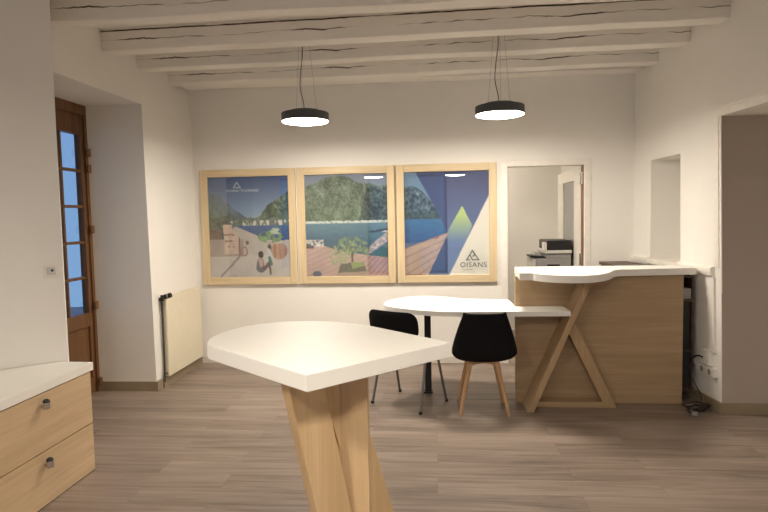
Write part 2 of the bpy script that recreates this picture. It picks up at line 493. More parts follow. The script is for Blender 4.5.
# architrave of the right-hand opening and the rail along the wall
b = B(); a = .055
def band(y0, y1, z0, z1, t, bm): prism(bm, [(xr(y0)-t, y0), (xr(y0)+.001, y0), (xr(y1)+.001, y1), (xr(y1)-t, y1)], z0, z1)
band(4.40, 4.40+.055, 1.09, 2.245, .012, b); band(4.375, 4.40, .9, 2.18, .006, b)
band(3.06, 4.40, 2.18, 2.245, .012, b); band(3.06, 4.44, 2.232, 2.25, .022, b)
lean(struct(obj('trim_2', b, 'trim')))
b = B()
def railp(y0, y1):
    pr = [(0, 1.015), (.022, 1.02), (.032, 1.045), (.032, 1.075), (.02, 1.09), (0, 1.092)]
    r0 = [b.verts.new((xr(y0)-t, y0, z)) for t, z in pr]; r1 = [b.verts.new((xr(y1)-t, y1, z)) for t, z in pr]
    for k in range(len(pr)-1): b.faces.new((r0[k], r0[k+1], r1[k+1], r1[k]))
    b.faces.new(r0); b.faces.new(r1[::-1]); b.faces.new((r0[-1], r0[0], r1[0], r1[-1]))
railp(4.47, 4.98); railp(5.54, YB)
prism(b, [(xr(4.98)-.03, 4.98), (xr(4.98)+.44, 4.98), (xr(5.54)+.44, 5.54), (xr(5.54)-.03, 5.54)], 1.035, 1.075)
bmesh.ops.recalc_face_normals(b, faces=b.faces)
lean(struct(obj('trim_3', b, 'trim')))

# ------------------------------------------------------------------ pendant lamps
def pendant(x, y, zb, label):
    t = thing('pendant_lamp', (x, y, zb), label, 'lamp', 'round pendant lamps hanging from the beamed ceiling')
    R = .193
    b = B(); lathe(b, [(R-.008, .004), (R, .0), (R, .066), (R-.004, .070), (.135, .070), (.130, .074), (.128, .086), (.124, .090), (0.002, .090)], 64)
    b2 = b; obj('housing', b2, 'lampmetal', t, local=True)
    b = B(); lathe(b, [(.002, -.004), (R-.03, -.004), (R-.012, 0.0), (R-.009, .003), (.002, .0032)], 64)
    obj('diffuser', b, 'diff', t, local=True)
    H = CZ-zb
    b = B(); tube(b, smooth([(-.005, 0, .088), (-.012, .0, .16), (-.035, .0, .28), (-.025, 0, .42), (-.008, 0, .55), (-.01, 0, H-.02)], 8), .0035, 8)
    obj('power_cable', b, 'darkpipe', t, local=True)
    for k in range(3):
        a = 2*PI*k/3+.5
        b = B(); tube(b, [(.10*math.cos(a), .10*math.sin(a), .09), (.045*math.cos(a), .045*math.sin(a), H-.02)], .0011, 6)
        obj('suspension_wire', b, 'wire', t, local=True)
    b = B(); lathe(b, [(.002, H-.025), (.058, H-.025), (.06, H-.02), (.06, H), (.002, H)], 32)
    obj('ceiling_rose', b, 'whitepaint', t, local=True)
    return t
p0 = pendant(-1.035, 4.70, 2.295, 'round dark pendant lamp with lit disc, hanging left, above the first two framed posters')
def put(x, y, z, lab):
    p = copy_tree(p0); p.location = (x, y, z); p['label'] = lab
put(.53, 4.70, 2.295, 'round dark pendant lamp with lit disc, hanging right, above the desk by the counter')
put(-1.16, .45, 2.295, 'round dark pendant lamp behind the photographer, left of the two near the white cabinet')
put(.42, .45, 2.295, 'round dark pendant lamp behind the photographer, right of the two on the opening side')
put(-3.35, -1.7, 2.57, 'unseen pendant lamp added in the rear left bay as fill, furthest from the posters')  # extra lamp, added only to lift the brightness on the left
# ------------------------------------------------------------------ posters
def hsh(u, v, s=1.0, k=0): return noise.noise(Vector((u*s, v*s, k*3.7)))
def fbm(u, v, s=1.0, k=0): return noise.fractal(Vector((u*s, v*s, k*3.7)), 1.0, 2.0, 4)
def mixc(a, b, t): t = max(0, min(1, t)); return tuple(x+(y-x)*t for x, y in zip(a, b))
def sub(c, n, amt=18): return tuple(max(0, min(255, x+n*amt)) for x in c)
def line_y(u, pts):
    for (a, b), (c, d) in zip(pts, pts[1:]):
        if a <= u <= c: return b+(d-b)*(u-a)/(c-a)
    return pts[-1][1] if u > pts[-1][0] else pts[0][1]
def inpoly(u, v, P):
    r = False; j = len(P)-1
    for i in range(len(P)):
        if (P[i][1] > v) != (P[j][1] > v) and u < (P[j][0]-P[i][0])*(v-P[i][1])/(P[j][1]-P[i][1])+P[i][0]: r = not r
        j = i
    return r
def ell(u, v, cx, cy, rx, ry): return ((u-cx)/rx)**2+((v-cy)/ry)**2 < 1
def seg(u, v, a, b, w):
    ax, ay = a; bx, by = b; dx, dy = bx-ax, (by-ay); L = dx*dx+dy*dy
    t = max(0, min(1, ((u-ax)*dx+(v-ay)*dy)/L)); return math.hypot(u-ax-dx*t, v-ay-dy*t) < w

def art1(u, v):
    n = fbm(u, v, 9, 1); n2 = fbm(u, v, 30, 2)
    c = mixc((52, 76, 128), (128, 154, 182), v/.42)
    lm = line_y(u, [(0, .13), (.12, .17), (.3, .30), (.45, .40), (.6, .47)])+.012*n
    rm = line_y(u, [(.4, .48), (.52, .44), (.62, .39), (.75, .28), (.88, .21), (1, .16)])+.012*n
    if v > lm: c = sub(mixc((92, 108, 126), (96, 110, 96), (v-lm)*4), n+n2*.6, 22)
    if u > .40 and v > rm: c = sub((70, 90, 66), n+n2*1.5, 34)
    if v > .42+.02*n and v < .485:
        c = sub((92, 106, 88), n2, 22)
        if hsh(u*3, v, 14, 5) > .12 and v > .435: c = (196, 190, 182)
    shore = line_y(u, [(0, .60), (.22, .56), (.33, .49), (.5, .55), (.68, .615), (.85, .64), (1, .63)])
    if v > .483 and v < shore and u > .3: c = mixc((46, 88, 142), (34, 66, 122), (v-.48)*6); c = sub(c, n2, 8)
    if u < .26 and .40+.04*n < v < .63: c = sub((78, 86, 62), n+n2, 36)
    if u < .16 and .52 < v < .63: c = sub((104, 76, 60), n2, 26)
    if v >= shore and not (u < .2 and v < .62):
        c = sub((178, 168, 160), n, 8)
        if v > .78: c = sub((186, 178, 172), n, 7)
        if u < .42 and .62 < v < .79: c = sub((160, 140, 128), n, 10)
        if seg(u, v, (.36, .80), (.12, 1.0), .012): c = (140, 130, 124)
    if .17 < u < .29 and .475 < v < .55: c = sub((196, 164, 144), n2, 16)
    if .18 < u < .36 and .55 < v < .765:
        c = sub((196, 170, 152), n2, 14)
        if int(v*48) % 3 == 0 and hsh(u, v, 40, 3) > -.1 and v < .70 and u < .31: c = (140, 100, 84)
    if seg(u, v, (.37, .60), (.375, .78), .007): c = (116, 88, 76)
    if ell(u, v, .43, .74, .045, .05) and not ell(u, v, .43, .74, .03, .036): c = (150, 104, 80)
    if ell(u, v, .47, .655, .018, .02): c = (94, 60, 62)
    if ell(u, v, .76, .60, .16, .06) and n2+n > -.15: c = sub((96, 132, 76), n2, 34)
    if ell(u, v, .82, .545, .06, .035) and n2 > -.2: c = (170, 188, 158)
    if ell(u, v, .86, .74, .105, .085) and v > .665:
        c = sub((176, 128, 96), n2, 10)
        if int(u*60) % 4 == 0: c = (148, 102, 76)
    if ell(u, v, .635, .775, .034, .035): c = (58, 42, 40)
    if inpoly(u, v, [(.585, .84), (.62, .80), (.66, .82), (.68, .90), (.66, .955), (.6, .95), (.57, .92)]): c = (92, 96, 112)
    if inpoly(u, v, [(.60, .82), (.65, .81), (.66, .88), (.62, .91)]): c = (186, 150, 132)
    if seg(u, v, (.67, .92), (.735, .86), .02): c = (104, 62, 66)
    if seg(u, v, (.735, .86), (.75, .965), .012): c = (86, 56, 58)
    if ell(u, v, .745, .70, .024, .03): c = (70, 62, 70)
    if seg(u, v, (.73, .735), (.765, .80), .022): c = (184, 186, 190)
    if seg(u, v, (.74, .81), (.76, .87), .018): c = (52, 108, 98)
    return c

def art2(u, v):
    n = fbm(u, v, 9, 4); n2 = fbm(u, v, 34, 6)
    c = mixc((118, 128, 150), (128, 140, 156), v*5)
    mt = line_y(u, [(0, .12), (.12, .085), (.25, .035), (.40, .012), (.52, .03), (.66, .09), (.8, .10), (.9, .13), (1, .10)])+.006*n
    if v > mt: c = sub(mixc((96, 112, 92), (84, 104, 78), v*2.2), n*1.2+n2*1.6+fbm(u, v, 70, 3), 22)
    if u > .70+.3*(.3-v) and v > mt+.02 and v < .46: c = sub((50, 68, 64), n+n2*2, 26)
    if .455 < v < .478: c = (196, 204, 198) if n2 > -.25 else (120, 140, 130)
    if v >= .478: c = sub(mixc((84, 124, 142), (48, 92, 118), (v-.48)*5), hsh(u, v*6, 10, 2), 8)
    dk = line_y(u, [(0, .70), (.2, .69), (.35, .735), (.5, .76), (.8, .80), (1, .82)])
    if v > dk:
        c = sub((186, 156, 146), n, 7)
        if abs(((v-.7)*1.0+u*.35) % .05) < .006: c = (164, 134, 126)
        if u > .74:
            c = sub((172, 136, 130), n, 9)
            if abs((v+u*.9) % .06) < .012: c = (140, 104, 104)
    if u < .22 and .635 < v < .71 and n2+.3 > (v-.67)*3: c = sub((188, 180, 174), n2, 34)
    if u < .1 and .69 < v < .72: c = (92, 70, 70)
    if inpoly(u, v, [(1, .56), (.78, .70), (.74, .80), (1, .66)]): c = sub((164, 152, 156), n2*1.4, 34)
    if inpoly(u, v, [(.84, .545), (1, .55), (1, .575), (.86, .56)]): c = (196, 196, 204)
    if inpoly(u, v, [(.76, .56), (1, .53), (1, .555), (.8, .58)]): c = (40, 62, 80)
    if inpoly(u, v, [(1, .685), (.92, .71), (.80, .80), (1, .82)]): c = (32, 92, 94)
    # potted palm
    for k in range(15):
        a = -PI*.06-PI*.88*k/14; L = .20+.05*math.sin(k*2.7)
        for q in range(2):
            m_ = (.55+math.cos(a)*L*.55, .76+math.sin(a)*L*.62)
            e = (.55+math.cos(a)*L, .76+math.sin(a)*L*.75+.05)
            if (seg(u, v, (.55, .80), m_, .008) or seg(u, v, m_, e, .017)) and n2 > -.32: c = sub((112, 132, 96), n2, 44)
    if ell(u, v, .42, .80, .14, .11) and n2 > .12: c = (150, 166, 104)
    if seg(u, v, (.56, .78), (.56, .87), .013): c = (92, 78, 60)
    if inpoly(u, v, [(.42, .875), (.70, .865), (.735, .96), (.38, .97)]): c = sub((104, 104, 84), n2, 20)
    if inpoly(u, v, [(.54, .86), (.69, .86), (.71, .90), (.56, .93)]) : c = (140, 156, 92)
    if inpoly(u, v, [(.38, .965), (.735, .955), (.73, 1), (.36, 1)]): c = (166, 142, 122)
    if ell(u, v, .13, .975, .055, .03): c = (84, 92, 116)
    return c

def art3(u, v):
    n = fbm(u, v, 9, 7); n2 = fbm(u, v, 30, 8)
    c = (104, 136, 166)
    mt = line_y(u, [(0, .15), (.1, .13), (.2, .17), (.3, .26), (.4, .38), (.5, .42)])+.01*n
    if v > mt: c = sub((62, 82, 94), n+n2*2, 30)
    if v > .38+.02*n: c = sub((52, 74, 76), n2, 26)
    if v > .455: c = mixc((44, 108, 158), (30, 82, 138), (v-.455)*5); c = sub(c, hsh(u, v*5, 12, 1), 8)
    if v > .735-.29*u:
        c = sub((176, 150, 138), n, 8)
        if abs((v-.735+.29*u)/(1.15-.9*u) % .075) < .012: c = (146, 120, 108)
        if v > 1.12-.42*u-.0 and u < .45: c = (188, 182, 184)
        if v > .99 and u < .25: c = (150, 96, 84)
    if seg(u, v, (.36, .64), (.40, .63), .012): c = (150, 90, 96)
    band = [(.14, 0), (1, 0), (1, .235), (.525, 1), (.275, 1), (.515, .60), (.40, .40)]
    if inpoly(u, v, band): c = mixc((52, 62, 112), (58, 82, 132), v)
    if inpoly(u, v, [(.515, 0), (1, 0), (1, .235), (.525, 1), (.515, 1)]): c = mixc((66, 74, 120), (92, 122, 176), v*1.2)
    tri = [(.685, .335), (.565, .50), (.50, .60), (.525, .74), (.70, .72), (.80, .52)]
    if inpoly(u, v, tri) and inpoly(u, v, band): c = mixc((178, 200, 120), (92, 122, 176), max(0, (v-.42))/.26)
    if (v-.235)/(1-.235) > (1-u)/(.475): c = (222, 216, 204)
    return c

def text_mesh(txt, size, cx, y, cz, extr=.0006, space=1.0):
    cu = bpy.data.curves.new('t', 'FONT'); cu.body = txt; cu.size = size; cu.align_x = 'CENTER'; cu.extrude = extr
    cu.space_character = space; cu.resolution_u = 3
    o = bpy.data.objects.new('t', cu); COL.objects.link(o)
    bpy.context.view_layer.update()
    me = bpy.data.meshes.new_from_object(o.evaluated_get(bpy.context.evaluated_depsgraph_get()))
    bpy.data.objects.remove(o)
    me.transform(Matrix.Translation((cx, y, cz)) @ Matrix.Rotation(PI/2, 4, 'X'))
    return me

def soften(c):
    g = .3*c[0]+.6*c[1]+.1*c[2]
    return tuple(min(.80, (q*.86+g*.14)*1.06+.014) for q in c)
def poster(x0, x1, art, label, extra):
    z0, z1 = .836, 2.030; y0 = YB-.035; fw = .075
    t = thing('framed_poster', ((x0+x1)/2, YB, z0), label, 'poster', 'three pine-framed posters on the back wall')
    for q0, q1 in ((x0, x0+fw), (x1-fw, x1)):
        f = B(); box(f, q0, y0, z0, q1, YB-.001, z1, .004); obj('frame_stile', f, 'pine_z', t)
    for q0, q1 in ((z0, z0+fw), (z1-fw, z1)):
        f = B(); box(f, x0+fw, y0, q0, x1-fw, YB-.001, q1, .004); obj('frame_rail', f, 'pine_x', t)
    a, c, d, e = x0+fw-.002, x1-fw+.002, z0+fw-.002, z1-fw+.002
    NX, NZ = 130, 164; yp = YB-.012
    vs = []; fs = []; cols = []
    for j in range(NZ+1):
        for i in range(NX+1):
            u, v = i/NX, j/NZ
            vs.append((a+(c-a)*u, yp, e-(e-d)*v)); cols.append(soften(lin(tuple(max(0, min(255, q)) for q in art(u, v)))))
    for j in range(NZ):
        for i in range(NX):
            k = j*(NX+1)+i; fs.append((k, k+NX+1, k+NX+2, k+1))
    # back of the board, so that the print is a thin panel
    n0 = len(vs); vs += [(a, YB-.002, e), (a, YB-.002, d), (c, YB-.002, d), (c, YB-.002, e)]; cols += [(.3, .25, .2)]*4
    fs.append((n0, n0+3, n0+2, n0+1))
    me = bpy.data.meshes.new('print'); me.from_pydata(vs, [], fs)
    at = me.color_attributes.new('print', 'FLOAT_COLOR', 'POINT')
    for i, q in enumerate(cols): at.data[i].color = (*q, 1)
    p = obj('print', me, 'print', t, flat=True)
    f = B(); box(f, a, yp-.008, d, c, yp-.005, e); obj('glass_pane', f, 'posterglass', t, flat=True)
    U = lambda u: a+(c-a)*u
    V = lambda v: e-(e-d)*v
    extra(p, U, V, yp-.0015)
    return t
def join_mesh(me, bm): bm.from_mesh(me); return bm
def strokes(bm, segs, y, w):
    for (xa, za), (xb, zb) in segs:
        d = Vector((xb-xa, 0, zb-za)); L = d.length; d.normalize(); n = Vector((-d.z, 0, d.x))*w/2
        P = [Vector((xa, y, za)), Vector((xb, y, zb))]
        q = [P[0]+n-d*w/2, P[1]+n+d*w/2, P[1]-n+d*w/2, P[0]-n-d*w/2]
        hull8(bm, [(*v.xz[:1], y+.0008, v.z) for v in q]+[(v.x, y-.0008, v.z) for v in q])
def ex1(p, U, V, y):
    bm = B(); join_mesh(text_mesh('OISANS TOURISME', .036, U(.43), y, V(.150), .0006, 1.15), bm)
    strokes(bm, [((U(.32), V(.108)), (U(.365), V(.055))), ((U(.365), V(.055)), (U(.41), V(.108))), ((U(.34), V(.108)), (U(.40), V(.108)))], y, .007)
    obj('lettering', bm, 'inkwhite', p, flat=True)
def ex2(p, U, V, y): pass
def ex3(p, U, V, y):
    bm = B()
    join_mesh(text_mesh('OISANS', .072, U(.81), y, V(.925), .0006, 1.12), bm)
    join_mesh(text_mesh('TOURISME', .018, U(.74), y, V(.955), .0006, 1.2), bm)
    k = [((.73, .855), (.80, .765)), ((.80, .765), (.875, .855)), ((.765, .855), (.73, .855)), ((.875, .855), (.80, .855)), ((.775, .815), (.80, .855)), ((.80, .765), (.83, .81)), ((.83, .81), (.805, .82))]
    strokes(bm, [((U(p_[0]), V(p_[1])), (U(q_[0]), V(q_[1]))) for p_, q_ in k], y, .009)
    obj('lettering', bm, 'inkgrey', p, flat=True)
PX = [(-2.42, -1.415), (-1.395, -.395), (-.375, .625)]
poster(*PX[0], art1, 'pine-framed poster of a lakeside promenade with seated people, leftmost on the back wall', ex1)
poster(*PX[1], art2, 'pine-framed poster of a forested mountain, lake and potted palm, middle of the three', ex2)
poster(*PX[2], art3, 'pine-framed poster with blue graphic, pier and OISANS logo, nearest the doorway', ex3)

# ------------------------------------------------------------------ radiator and switch
t = thing('radiator', (-2.45, 5.35, .08), 'cream panel radiator on the left wall beside the deep doorway', 'radiator')
RY = (5.02, 5.80)
b = B(); box(b, -2.475, RY[0], .085, -2.435, RY[1], .815, .012, 3)
obj('panel', b, 'cream', t)
b = B(); box(b, -2.486, RY[0]+.03, .12, -2.475, RY[1]-.03, .80, .003)
for k in range(3): box(b, -2.49, RY[0]+.1+.28*k, .3, -2.486, RY[0]+.16+.28*k, .7)
obj('bracket', b, 'grey', t)
b = B(); box(b, -2.478, RY[0]+.02, .815, -2.438, RY[1]-.02, .823, .002)
obj('top_grille', b, 'cream', t)
b = B(); tube(b, [(-2.47, 4.995, .045), (-2.47, 4.995, .80)], .009, 10)
tube(b, [(-2.455, RY[0]+.01, .12), (-2.46, 4.97, .12), (-2.47, 4.965, .05), (-2.47, 4.965, .0)], .008, 10)
obj('pipe', b, 'darkpipe', t)
b = B(); tube(b, [(-2.47, 4.99, .83), (-2.44, 4.99, .83)], .016, 12); tube(b, [(-2.44, 4.99, .83), (-2.425, 4.99, .83), (-2.375, 4.99, .845)], .022, 14)
lathe(b, [(.002, 0), (.020, 0), (.020, .03), (.002, .03)], 16, (-2.47, 4.995, .79))
obj('valve', b, 'blackmetal', t)
b = B(); lathe(b, [(.002, 0), (.024, 0), (.024, .012), (.002, .012)], 16, (-2.408, 4.99, .84), 'x')
obj('valve_collar', b, 'chrome', t)

# switch on the splayed wall (normal points to the room)
t = thing('light_switch', (-2.315, 3.293, 1.22), 'small white light switch on the wall beside the deep doorway', 'switch', rz=math.radians(38.4))
b = B(); box(b, -.04, -.010, -.04, .04, 0.0, .04, .003); obj('plate', b, 'whitepaint', t, local=True)
b = B(); box(b, -.024, -.014, -.024, .024, -.010, .024, .002); obj('rocker', b, 'ltgrey', t, local=True)
b = B(); lathe(b, [(.0005, -.017), (.007, -.017), (.008, -.014), (.0005, -.014)], 16, (.006, 0, .004), 'y'); obj('indicator', b, 'blackplastic', t, local=True)

# ------------------------------------------------------------------ low cabinet at the left
t = thing('drawer_cabinet', (-2.3, 2.75, 0), 'low pale oak drawer cabinet with a white worktop against the left wall', 'cabinet')
wl = lambda x: 3.325+(x+2.268)*.789        # the splayed wall
FX = -2.085
body = [(FX-.018, 3.27), (-2.275, 3.27), (-2.70, wl(-2.70)-.012), (-2.70, 1.75), (FX-.018, 1.75)]
b = B(); prism(b, body, 0, .61); obj('body', b, 'oak_y', t)
top = [(FX+.004, 3.295), (-2.278, 3.295), (-2.29, wl(-2.29)-.004), (-2.72, wl(-2.72)-.004), (-2.72, 1.74), (FX+.004, 1.74)]
b = B(); prism(b, top, .612, .662, .003); obj('worktop', b, 'white', t)
for z0, z1 in ((.297, .606), (.006, .291)):
    b = B(); box(b, FX-.018, 2.36, z0, FX, 3.27, z1, .0015)
    dr = obj('drawer', b, 'oak_y', t)
    zc = .54 if z0 > .2 else .222
    b = B(); lathe(b, [(.002, 0), (.010, 0), (.010, .016), (.002, .018)], 20, (FX, 2.83, zc), 'x')
    lathe(b, [(.002, -.020), (.016, -.020), (.018, -.016), (.018, .012), (.0165, .014), (.0145, .014), (.0145, .006), (.002, .006)], 28, (FX+.028, 2.83, zc+.008))
    kn = obj('knob', b, 'chrome', dr)
    b = B(); lathe(b, [(.0005, .006), (.0140, .006), (.0140, .0142), (.0175, .0146), (.0180, .020), (.0150, .028), (.0080, .0325), (.0005, .0335)], 28, (FX+.028, 2.83, zc+.008))
    kn2 = obj('knob_inlay', b, 'blackplastic', kn)
for z0, z1 in ((.297, .606), (.006, .291)):
    b = B(); box(b, FX-.018, 1.76, z0, FX, 2.354, z1, .0015)
    obj('drawer', b, 'oak_y', t)

# ------------------------------------------------------------------ high table in front
t = thing('standing_table', (-.25, 1.95, 0), 'high standing table with a white teardrop top on slanted oak slabs, in the foreground', 'table')
arc = smooth([(-.822, 1.992, 0), (-.845, 2.09, 0), (-.835, 2.22, 0), (-.775, 2.35, 0), (-.67, 2.425, 0), (-.54, 2.447, 0), (-.41, 2.42, 0), (-.28, 2.345, 0)], 6)
poly = [(-.367, 1.588), (.054, 2.013)]+[(p.x, p.y) for p in reversed(arc)]+[(-.806, 1.968)]
b = B(); prism(b, poly, 1.008, 1.06, .003); obj('tabletop', b, 'white', t)
def slab2(FT, FB, w, th, ang, z1=1.007):
    """slanted slab from its front left edge"""
    c, s = math.cos(ang), math.sin(ang); e = Vector((c, s, 0))*w; n = Vector((-s, c, 0))*th
    T = Vector((*FT, z1)); Bm = Vector((*FB, 0)); bm = B()
    hull8(bm, [Bm, Bm+e, Bm+e+n, Bm+n, T, T+e, T+e+n, T+n], .003)
    return obj('leg', bm, 'oak_z', t, origin=(FB[0], FB[1], 0))
q = math.radians(45)
slab2((-.463, 1.729), (-.312, 1.880), .130, .05, q)
slab2((-.400, 1.915), (-.400, 1.915), .165, .05, 0)
slab2((-.298-.10, 1.947-.10), (-.072-.10, 2.173-.10), .14, .05, q)

# ------------------------------------------------------------------ reception counter
t = thing('reception_counter', (1.28, 4.75, 0), 'oak reception counter with a white rounded shelf and slanted A-shaped brace', 'counter')
FP = 4.62
b = B(); box(b, .632, FP, 0, 1.916, FP+.03, 1.018, .002); obj('front_panel', b, 'oak_shaded_x', t)
b = B(); prism(b, [(.642, FP+.03), (.665, FP+.03), (.690, 4.868), (.667, 4.868)], 0, 1.018); obj('side_panel', b, 'sidegrey', t)
b = B(); box(b, 1.885, FP+.03, .0, 1.915, 4.87, 1.018, .002); obj('side_panel', b, 'oak_shaded_x', t)
c0 = [(.625, 4.325), (.722, 4.325)]
bul = smooth([(.728, 4.285, 0), (.80, 4.185, 0), (.90, 4.12, 0), (1.0, 4.10, 0), (1.10, 4.13, 0), (1.19, 4.205, 0), (1.265, 4.31, 0), (1.315, 4.41, 0), (1.35, 4.48, 0), (1.395, 4.53, 0), (1.46, 4.545, 0)], 6)
pl = c0+[(p.x, p.y) for p in bul]+[(2.0, 4.60), (2.0, 4.87), (.662, 4.87)]
b = B(); prism(b, pl, 1.019, 1.071, .003); obj('counter_shelf', b, 'white', t)
# A-shaped brace under the shelf
def xslab(name, xa0, xa1, xb0, xb1, z0, z1, y0, y1, mat='oak_shaded_brace'):
    bm = B(); hull8(bm, [(xa0, y0, z0), (xa1, y0, z0), (xa1, y1, z0), (xa0, y1, z0), (xb0, y0, z1), (xb1, y0, z1), (xb1, y1, z1), (xb0, y1, z1)], .003)
    return obj(name, bm, mat, t, origin=(xa0, y0, z0))
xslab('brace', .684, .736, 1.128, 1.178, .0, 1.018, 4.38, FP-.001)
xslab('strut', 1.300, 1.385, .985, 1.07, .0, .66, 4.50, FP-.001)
b = B(); box(b, .745, 4.502, .0, 1.33, FP-.002, .045, .003); obj('foot_rail', b, 'oak_shaded_x', t)

t = thing('desk', (-.05, 4.9, 0), 'white rounded desk top on a black post, joined to the oak counter', 'desk')
front = smooth([(-.435, 4.83, 0), (-.41, 4.70, 0), (-.327, 4.594, 0), (-.20, 4.49, 0), (-.087, 4.425, 0), (.06, 4.37, 0), (.208, 4.352, 0)], 5)
back = smooth([(.66, 5.02, 0), (.489, 5.02, 0), (.244, 5.085, 0), (.10, 5.20, 0), (-.032, 5.27, 0), (-.13, 5.275, 0), (-.23, 5.235, 0), (-.35, 5.10, 0), (-.42, 4.97, 0)], 5)
pl = [(p.x, p.y) for p in front]+[(.66, 4.36), (1.005, 4.36), (1.005, FP-.004), (.63, FP-.004), (.63, 4.90), (.62, 5.02)]+[(p.x, p.y) for p in back[3:]]
b = B(); prism(b, pl, .742, .78, .002); obj('desktop', b, 'white', t)
b = B(); box(b, -.095, 4.85, .012, -.04, 4.905, .742, .003); obj('post', b, 'blackmetal', t)
b = B(); box(b, -.11, 4.845, 0, -.03, 4.925, .012, .002); obj('base_plate', b, 'blackmetal', t)
b = B(); box(b, -.15, 4.80, .735, .02, 4.95, .7415, .001); obj('top_plate', b, 'blackmetal', t)

# dark unit behind the counter's right end
t = thing('storage_unit', (1.98, 4.9, 0), 'dark brown open storage unit between the right end of the counter and the wall', 'shelf')
b = B()
box(b, 1.925, 4.68, 0, 1.94, 5.0, 1.0, .001); box(b, 2.005, 4.68, .09, 2.02, 5.0, 1.0, .001)
for z in (.09, .40, .80, .985): box(b, 1.94, 4.68, z, 2.005, 5.0, z+.015)
box(b, 1.94, 4.98, .105, 2.005, 5.0, .985)
obj('carcass', b, 'darkbrown', t)
b = B(); box(b, 1.942, 4.69, .816, 2.003, 4.95, .90, .003); obj('drawer', b, 'grey', t)
b = B(); box(b, 1.942, 4.69, .106, 2.003, 4.97, .398, .003); box(b, 1.942, 4.70, .416, 2.003, 4.97, .798, .003); obj('filler_panel', b, 'blackplastic', t)
t = thing('low_cupboard', (1.75, 5.68, 0), 'dark brown low cupboard in the far right corner behind the counter', 'cupboard')
b = B(); box(b, 1.64, 5.30, .06, 1.885, 5.855, 1.0, .003); obj('body', b, 'darkbrown', t)
b = B(); box(b, 1.62, 5.28, 1.0, 1.895, 5.858, 1.03, .003); obj('top', b, 'darkbrown', t)
b = B(); box(b, 1.66, 5.285, .08, 1.88, 5.30, .98, .003); dd = obj('door', b, 'darkbrown', t)
b = B(); lathe(b, [(.002, 0), (.01, 0), (.012, -.02), (.002, -.022)], 16, (1.70, 5.285, .6), 'y'); obj('knob', b, 'chrome', dd)
b = B(); box(b, 1.67, 5.33, 0, 1.88, 5.84, .06); obj('plinth', b, 'blackplastic', t)

# ------------------------------------------------------------------ copier in the office
t = thing('photocopier', (1.2, 6.5, 0), 'grey and white photocopier with a black scanner lid, seen through the doorway', 'copier')
b = B(); box(b, 1.08, 6.30, .06, 1.455, 6.75, 1.03, .006); obj('body', b, 'grey', t)
b = B(); box(b, 1.055, 6.29, .06, 1.08, 6.76, 1.03, .004); obj('side_cover', b, 'ltgrey', t)
for z in (.18, .39, .60, .81):
    b = B(); box(b, 1.09, 6.285, z, 1.445, 6.30, z+.19, .004); dr = obj('paper_drawer', b, 'grey', t)
    b = B(); box(b, 1.20, 6.278, z+.14, 1.33, 6.285, z+.16, .002); obj('handle', b, 'blackplastic', dr)
b = B(); box(b, 1.19, 6.30, 1.03, 1.455, 6.75, 1.085, .006); obj('print_unit', b, 'grey', t)
b = B(); box(b, 1.175, 6.275, 1.085, 1.458, 6.76, 1.12, .006); obj('scanner_bed', b, 'ltgrey', t)
b = B(); box(b, 1.195, 6.28, 1.12, 1.458, 6.74, 1.225, .016, 3); obj('scanner_lid', b, 'blackplastic', t)
b = B(); box(b, 1.165, 6.27, 1.12, 1.194, 6.40, 1.205, .006); obj('control_panel', b, 'whitepaint', t)
b = B(); hull8(b, [(1.03, 6.33, 1.045), (1.19, 6.33, 1.04), (1.19, 6.6, 1.04), (1.03, 6.6, 1.045), (1.03, 6.33, 1.065), (1.19, 6.33, 1.05), (1.19, 6.6, 1.05), (1.03, 6.6, 1.065)], .002)
obj('output_tray', b, 'blackplastic', t)
b = B(); hull8(b, [(1.07, 6.36, 1.066), (1.15, 6.36, 1.056), (1.15, 6.55, 1.056), (1.07, 6.55, 1.066), (1.09, 6.38, 1.10), (1.14, 6.38, 1.09), (1.14, 6.53, 1.09), (1.09, 6.53, 1.10)], .003); obj('paper_guide', b, 'grey', t)
for x in (1.11, 1.41):
    for y in (6.34, 6.71):
        b = B(); tube(b, [(x-.012, y, .03), (x+.012, y, .03)], .03, 16); obj('caster', b, 'blackplastic', t)

# ------------------------------------------------------------------ visitor chair with steel legs
t = thing('visitor_chair', (-.219, 4.609, 0), 'black stackable chair on thin grey steel legs, left of the desk post', 'chair', rz=math.radians(-32.6))
b = B(); prism(b, rect_round(-.215, -.20, .215, .21, .06), .435, .475, .012, 3); obj('seat', b, 'black', t, local=True)
for sx in (-1, 1):
    for sy in (-1, 1):
        b = B(); tube(b, smooth([(sx*.235, sy*.19, .0), (sx*.226, sy*.135, .21), (sx*.217, sy*.085, .40), (sx*.21, sy*.06, .424)], 5), .0105, 10)
        lg = obj('leg', b, 'steel', t, local=True)
        b = B(); lathe(b, [(.002, 0), (.0135, 0), (.0135, .02), (.002, .02)], 14, (sx*.235, sy*.19, 0)); obj('foot_cap', b, 'blackplastic', lg, local=True)
    b = B(); tube(b, smooth([(sx*.205, .16, .424), (sx*.205, -.14, .424), (sx*.204, -.18, .44), (sx*.200, -.205, .52), (sx*.185, -.210, .62), (sx*.178, -.222, .70)], 5), .0095, 10)
    obj('back_support', b, 'steel', t, local=True)
b = B(); tube(b, [(-.205, .15, .424), (.205, .15, .424)], .009, 10); tube(b, [(-.205, -.13, .424), (.205, -.13, .424)], .009, 10)
obj('seat_frame', b, 'steel', t, local=True)
